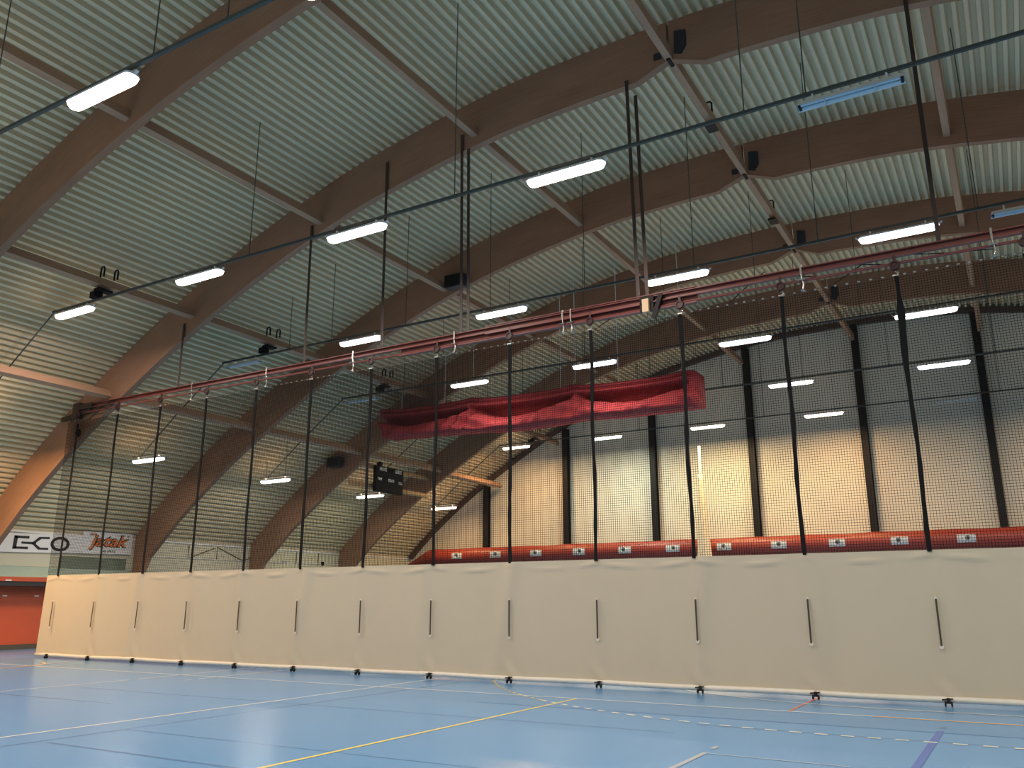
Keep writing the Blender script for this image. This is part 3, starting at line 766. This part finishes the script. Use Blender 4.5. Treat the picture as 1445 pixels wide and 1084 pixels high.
# ------------------------------------------------------------------ folded red curtain
YR = 26.75
rc = thing('raised_curtain', 'dark red fabric curtain hoisted up in swags beneath the roof', 'hoisted curtain', (-15.8, YR, 9))
RX0, RX1 = -22.08, -8.59
CL = [0.0, 0.02, 0.33, 0.345, 0.665, 0.68, 0.975, 1.0]
nodes = [-0.02, 0.325, 0.662, 0.985]
clips = [0.03, 0.335, 0.665, 0.965]
def swag(u):
    for a, b in zip(nodes, nodes[1:]):
        if a <= u <= b:
            t = (u - a) / (b - a); return 4 * t * (1 - t), t
    return 0.0, 0.0
def red_pt(u, v):
    s, t = swag(u)
    x = RX0 + (RX1 - RX0) * u
    peak = sum(0.16 * math.exp(-abs(u - c) / 0.03) for c in clips)
    zt = 9.34 - 0.195 * u - 0.05 * s + 0.5 * peak
    zb = 8.16 - 0.135 * u + 0.10 * math.sin(u * 9 + .5) * (1 - u) - 0.06 * s
    tuck = max(0, 1 - u / 0.02)
    x += 0.22 * max(0, (v - 0.25)) * (1 if u < 0.02 else 0) - 0.12 * (v if u > .98 else 0)
    lip = 0.30 + 0.34 * s ** 0.8 * (0.75 + 0.25 * math.sin(u * 17))
    wr = 0.028 * math.sin(u * 95 + v * 9 + 3 * math.sin(u * 23)) + 0.02 * math.sin(u * 41 - v * 14)
    nd = sum(math.exp(-((u - n) / 0.05) ** 2) for n in nodes)
    if v < 0.13: y = -0.14 - 0.09 * math.sin(v / 0.13 * PI)
    elif v < 0.17: y = -0.10 + 0.04 * math.sin((v - .13) / .04 * PI)
    elif v < 0.28: y = -0.15 - 0.10 * math.sin((v - 0.17) / 0.11 * PI) + 0.3 * wr
    elif v < lip: y = -0.16 + 1.0 * min(1, s * 2.2) * ((v - .28) / max(lip - .28, .01)) ** 0.45 + wr * 0.6
    else:
        q = (v - lip) / max(1 - lip, 0.01)
        k0 = 0.84 * min(1, s * 2.2); y = k0 - (k0 + 0.14) * math.sin(min(1, q * 4.5) * PI / 2) - 0.34 * (0.35 + 0.65 * s) * math.sin(min(1, q * 1.15) * PI / 2) + 0.15 * max(0, q - 0.82) + wr * (1.3 + nd * 2.2)
    if nd > 0.3 and v > 0.28: y += 0.05 * nd * math.sin((u * 160) + v * 10)
    return x, YR + y, zt + (zb - zt) * v
bm = bmesh.new(); NU, NV = 260, 56; g = []
for j in range(NV + 1): g.append([bm.verts.new(red_pt(i / NU, j / NV)) for i in range(NU + 1)])
bk = []
for j in (0, 1): bk.append([bm.verts.new((RX0 + (RX1 - RX0) * i / NU, YR + 0.90, g[0][i].co.z if j == 0 else g[NV][i].co.z + .02)) for i in range(NU + 1)])
for j in range(NV):
    for i in range(NU): bm.faces.new((g[j][i], g[j][i+1], g[j+1][i+1], g[j+1][i]))
for i in range(NU):
    bm.faces.new((bk[0][i], bk[0][i+1], g[0][i+1], g[0][i])); bm.faces.new((bk[1][i+1], bk[1][i], g[NV][i], g[NV][i+1])); bm.faces.new((bk[0][i+1], bk[0][i], bk[1][i], bk[1][i+1]))
bm.faces.new([g[j][0] for j in range(NV + 1)] + [bk[1][0], bk[0][0]]); bm.faces.new([g[j][NU] for j in range(NV, -1, -1)] + [bk[0][NU], bk[1][NU]])
new_obj('drapery', bm, M['redcloth'], rc, True)
for u in (0.03, 0.335, 0.665, 0.965):
    x, y, z = red_pt(u, 0.0); bm = bmesh.new(); tube(bm, [(x, y - .02, z - .12), (x, y - .05, z + .02), (x, y + .05, z + .16)], 0.016, 6); new_obj('lifting_clip', bm, M['tan'], rc)
for u in (0.075, 0.235, 0.335, 0.46, 0.62, 0.665, 0.79, 0.965):
    x = RX0 + (RX1 - RX0) * u; bm = bmesh.new(); z = red_pt(u, 0)[2]; tube(bm, [(x, YR - 0.02, z - 0.05), (x, YR - .02, ztop(x - XR) + 0.02)], 0.012, 5); lathe(bm, (x, YR - .02, z + 1.9), (0, 0, 1), [(0, .02), (.1, .02)], 6)
    new_obj('hoist_wire', bm, M['white'], rc)

# ------------------------------------------------------------------ red fabric duct along the end wall
DR, DYc, DZ = 0.41, 38.55, 4.05
duct = thing('air_duct', 'long red fabric air duct along the end wall', 'air duct', (-12, DYc, DZ))
bm = bmesh.new(); pts = []; rr = []
for i in range(0, 141):
    u = i / 140; u = u ** 1.6; x = -29.6 + 47 * u; e = min(1, (x + 29.62) / 1.7); r_ = DR * (0.06 + 0.94 * e) * (1 + 0.012 * math.sin(x * 1.27)); pts.append((x, DYc, DZ + 0.012 * math.sin(x * 2.2) - (DR - r_) * (1 if e < 1 else 0))); rr.append(r_)
tube(bm, pts, rr, 28); new_obj('duct_sleeve', bm, M['duct'], duct, True)
for i in range(16):
    x = -26.0 + 2.43 * i
    # patch curved round the sleeve, turned towards the floor of the hall
    bm = bmesh.new(); a0, a1 = math.radians(-22), math.radians(22); g = []
    for k in range(7):
        a = a0 + (a1 - a0) * k / 6; r = DR + 0.012
        g.append([bm.verts.new((x + dx, DYc - r * math.cos(a), DZ + r * math.sin(a))) for dx in (-0.33, -0.11, 0.11, 0.33)])
    for A, B in zip(g, g[1:]):
        for q in range(3): bm.faces.new((A[q], A[q+1], B[q+1], B[q]))
    np_ = new_obj('nozzle_patch', bm, M['nozzle'], duct)
    jx = 0.05 * math.sin(i * 2.7)
    bm = bmesh.new(); c = (x + jx, DYc - DR - 0.01, DZ + .01)
    lathe(bm, c, (0.15, -1, -0.1), [(0, 0.15), (0.05, 0.15), (0.06, 0.12), (0.03, 0.105), (0.0, 0.10)], 16); new_obj('nozzle_ring', bm, M['nozzlering'], np_)
    bm = bmesh.new(); lathe(bm, c, (0.15, -1, -0.1), [(0.028, 0.055), (0.062, 0.055)], 14); new_obj('nozzle_opening', bm, M['hole'], np_)

# gathered pale net hanging from a rod in front of the duct
gn = thing('gathered_net', 'pale gathered net hanging in front of the duct', 'net', (-12.2, 37.4, 3))
bm = bmesh.new(); prev = None
for k in range(25):
    z = 1.0 + (7.3 - 1.0) * k / 24; t = k / 24; r = 0.10 + 0.34 * (1 - t) ** 1.1; ring = []
    for q in range(28):
        a = 2 * PI * q / 28; rq = r * (1 + 0.22 * math.sin(q * 2.5 + k * .15) * (1 - .4 * t)); ring.append(bm.verts.new((-12.1 + rq * math.cos(a) , 37.4 + rq * .7 * math.sin(a), z)))
    if prev:
        for q in range(28): bm.faces.new((prev[q], prev[(q+1) % 28], ring[(q+1) % 28], ring[q]))
    else: bm.faces.new(ring[::-1])
    prev = ring
bm.faces.new(prev); new_obj('net_bundle', bm, M['palenet'], gn, True)
bm = bmesh.new(); tube(bm, [(-12.1, 37.4, 7.2), (-12.08, 37.4, 8.6)], 0.06, 10); new_obj('hanging_rod', bm, M['signwhite'], gn)
bm = bmesh.new(); tube(bm, [(-12.08, 37.4, 8.6), (-12.08, 37.4, ztop(-12.08 - XR) + .02)], 0.012, 5); new_obj('suspension_wire', bm, M['darkgrey'], gn)

# ------------------------------------------------------------------ scoreboard
BX = -24.45
sb = thing('scoreboard', 'black scoreboard with home and guest lettering under the roof slope', 'scoreboard', (BX, 30.2, 7))
SY0, SY1, SZ0, SZ1 = 29.32, 31.3, 6.46, 7.62
bm = bmesh.new(); box(bm, BX - 0.14, BX, SY0, SY1, SZ0, SZ1); new_obj('cabinet', bm, M['boardblack'], sb)
bm = bmesh.new(); box(bm, BX + 0.001, BX + 0.012, SY0 + .06, SY1 - .04, 7.13, 7.40); box(bm, BX + 0.001, BX + 0.012, SY0 + .04, SY1 - .04, SZ0 + .02, 6.93)
for k in range(18):
    y = SY0 + .1 + k * .105; box(bm, BX + .012, BX + .016, y, y + .015, SZ0 + .02, 6.93, 1)
new_obj('display_panel', bm, [M['boardgrey'], M['boardblack']], sb)
for s_, y, z, h_, w_ in (('HOME', 29.83, 7.49, 0.17, 0.50), ('GUEST', 30.93, 7.49, 0.17, 0.50), ('TIME', 29.62, 7.03, 0.12, 0.30), ('PERIOD', 30.42, 7.03, 0.13, 0.42), ('FOULS', 31.10, 6.98, 0.11, 0.28)):
    text_obj('lettering', s_, h_ * 1.35, M['boardwhite'], sb, (BX + 0.004, y, z), (0, 1, 0), (0, 0, 1), width=w_, offset=0.006)
bm = bmesh.new(); lathe(bm, (BX - .05, 29.62, 7.62), (0, 0, 1), [(0, .08), (.06, .13), (.16, .13), (.2, .06)], 14); new_obj('buzzer', bm, M['black'], sb)
# two extra pale rails that carry the board
for z, lab in ((7.50, 'upper pale timber rail behind the scoreboard'), (6.62, 'lower pale timber rail behind the scoreboard')):
    bm = purlin(BX - 0.28, z, 27.9, 33.68, 0.10, 0.2); tag(new_obj('timber_rail', bm, M['palewood']), lab, 'rail', 'rails behind the scoreboard')

# ------------------------------------------------------------------ signs on the side wall
SXP = XL + 0.03
def yz_prism(name, parts, m, parent, x0, x1):
    bm = bmesh.new()
    for p in parts: prism_x(bm, p, x0, x1)
    return new_obj(name, bm, m, parent)
s1 = thing('wall_sign', 'long white wall sign with black block letters', 'sign', (XL, 17.9, 3.36), 'white signs on the side wall')
yz_prism('sign_panel', [[(15.95, 3.30), (19.50, 3.40), (19.46, 4.07), (16.0, 3.96)]], M['signwhite'], s1, XL + 0.055, XL + 0.085)
X0, X1 = XL + 0.086, XL + 0.094
ltr = [[(16.896, 3.905), (16.876, 3.450), (17.01, 3.450), (17.025, 3.905)], [(16.896, 3.900), (17.43, 3.912), (17.43, 3.822), (16.95, 3.815)], [(16.876, 3.440), (17.43, 3.450), (17.43, 3.534), (16.95, 3.524)]]
yz_prism('letter_e', ltr, M['ink'], s1, X0, X1)
yz_prism('hyphen', [[(17.175, 3.632), (17.62, 3.628), (17.62, 3.712), (17.175, 3.705)]], M['ink'], s1, X0, X1)
yz_prism('letter_c', [[(18.175, 3.922), (18.183, 3.848), (17.885, 3.840), (17.70, 3.70), (17.57, 3.70), (17.79, 3.905)], [(18.17, 3.535), (18.174, 3.462), (17.80, 3.455), (17.57, 3.634), (17.70, 3.641), (17.87, 3.528)], [(17.57, 3.705), (17.70, 3.705), (17.70, 3.632), (17.57, 3.632)]], M['ink'], s1, X0, X1)
bm = bmesh.new(); N = 36; yo, zo = 18.60, 3.695
R = [[bm.verts.new((x, yo + a * math.cos(2*PI*k/N), zo + b * math.sin(2*PI*k/N))) for k in range(N)] for x in (X0, X1) for a, b in ((0.365, 0.266), (0.250, 0.165))]
for k in range(N):
    j = (k + 1) % N
    for A, B in ((R[0], R[1]), (R[2], R[3]), (R[0], R[2]), (R[1], R[3])): bm.faces.new((A[k], A[j], B[j], B[k]))
new_obj('letter_o', bm, M['ink'], s1)
s2 = thing('wall_sign', 'smaller white wall sign with orange script lettering', 'sign', (XL, 20.5, 3.4), 'white signs on the side wall')
yz_prism('sign_panel', [[(19.49, 3.40), (21.58, 3.45), (21.55, 4.26), (19.45, 4.225)]], M['signwhite'], s2, XL + 0.075, XL + 0.10)
XT = XL + 0.103
text_obj('script_outline', 'jatak', 0.62, M['ink'], s2, (XT, 20.52, 3.90), (0, 1, 0.01), (0, 0, 1), shear=0.30, offset=0.030, width=1.72)
text_obj('script_lettering', 'jatak', 0.60, M['orange'], s2, (XT + .008, 20.52, 3.90), (0, 1, 0.01), (0, 0, 1), shear=0.30, offset=0.006, width=1.64)
yz_prism('accent_bar', [[(19.72, 4.10), (20.02, 4.11), (20.0, 4.175), (19.74, 4.165)]], M['ink'], s2, XL + .1, XL + .106)
yz_prism('accent_bar_fill', [[(19.75, 4.118), (19.99, 4.126), (19.975, 4.158), (19.765, 4.15)]], M['orange'], s2, XL + .106, XL + .110)
text_obj('small_lettering', 'AXL BRUG', 0.15, M['ink'], s2, (XT, 20.54, 3.535), (0, 1, 0.01), (0, 0, 1), width=0.62)
text_obj('registered_mark', '®', 0.12, M['boardgrey'], s2, (XT, 21.36, 4.14), (0, 1, 0), (0, 0, 1))

# small things on the side wall
for i, (y, lab) in enumerate(((17.35, 'small white plate on the red side wall, farther from the curtain'), (18.5, 'small white plate on the red side wall, right beside the curtain edge'))):
    bm = bmesh.new(); box(bm, -31.2, -31.17, y - 0.075, y + 0.075, 1.825, 1.87); tag(new_obj('wall_plate', bm, M['white']), lab, 'wall plate', 'white plates on the red wall')
bm = bmesh.new(); box(bm, XL + .02, XL + .04, 16.85, 17.05, 2.345, 2.385); tag(new_obj('small_sign', bm, M['white']), 'tiny white tag on the red fascia strip', 'tag')
pipe = mat('brown_conduit', (0.11, 0.07, 0.045), 0.6)
for i, (pts, lab) in enumerate((([(24.35, 3.98), (24.38, 3.44), (25.63, 3.9), (25.75, 3.93)], 'thin brown cable zigzag on the cream wall, nearer the curtain end'),
        ([(25.86, 3.43), (25.85, 3.98), (27.38, 3.44), (28.0, 3.70)], 'thin brown cable zigzag on the cream wall, next to the third arch foot'),
        ([(30.69, 3.43), (30.70, 4.0)], 'short upright brown cable on the cream wall beyond the arch foot'), ([(32.22, 3.41), (32.22, 4.01)], 'farthest short upright brown cable on the cream wall'))):
    bm = bmesh.new(); tube(bm, [(XL + 0.03, y, z) for y, z in pts], 0.017, 6); tag(new_obj('wall_cable', bm, pipe), lab, 'cable', 'brown cables on the cream wall')
bm = bmesh.new(); tube(bm, [(XL + 0.03, 21.9, 3.42), (XL + 0.03, 27.3, 3.46), (XL + .03, 33, 3.5)], 0.015, 6); tag(new_obj('wall_conduit', bm, M['signwhite']), 'thin pale conduit along the cream wall between the arch feet', 'conduit')
bm = bmesh.new(); box(bm, XL, XL + .06, 29.8, 30.0, 3.48, 3.58); tag(new_obj('junction_box', bm, M['nozzle']), 'small grey box on the cream wall beyond the third arch foot', 'junction box')
bm = bmesh.new(); lathe(bm, (XL, 32.55, 3.53), (1, 0, 0), [(0, .1), (.05, .1), (.09, .05)], 14); tag(new_obj('wall_lamp', bm, M['boardgrey']), 'small round grey fitting on the cream wall', 'wall fitting')

# ------------------------------------------------------------------ world and camera
w = bpy.data.worlds.new('hall_world'); scene.world = w; w.use_nodes = True
w.node_tree.nodes['Background'].inputs[0].default_value = (0.5, 0.55, 0.6, 1); w.node_tree.nodes['Background'].inputs[1].default_value = 0.05

cam = bpy.data.cameras.new('camera'); co = bpy.data.objects.new('camera', cam); COL.objects.link(co)
cam.sensor_width = 36; cam.lens = 1187.307 / 1445 * 36; cam.clip_end = 300; cam.clip_start = 0.05
pitch, yaw, roll = math.radians(14.6248), math.radians(30.5866), math.radians(-0.045)
f = Vector((-math.sin(yaw) * math.cos(pitch), math.cos(yaw) * math.cos(pitch), math.sin(pitch)))
r = Vector((math.cos(yaw), math.sin(yaw), 0)); u = r.cross(f)
r2 = r * math.cos(roll) + u * math.sin(roll); u2 = u * math.cos(roll) - r * math.sin(roll)
mt = Matrix((r2, u2, -f)).transposed().to_4x4(); mt.translation = (0, 0, 1.5673); co.matrix_world = mt
scene.camera = co

scene.view_settings.view_transform = 'Standard'
scene.view_settings.look = 'None'
scene.view_settings.exposure = 0.0
scene.cycles.use_denoising = True
scene.cycles.max_bounces = 8
scene.cycles.diffuse_bounces = 5
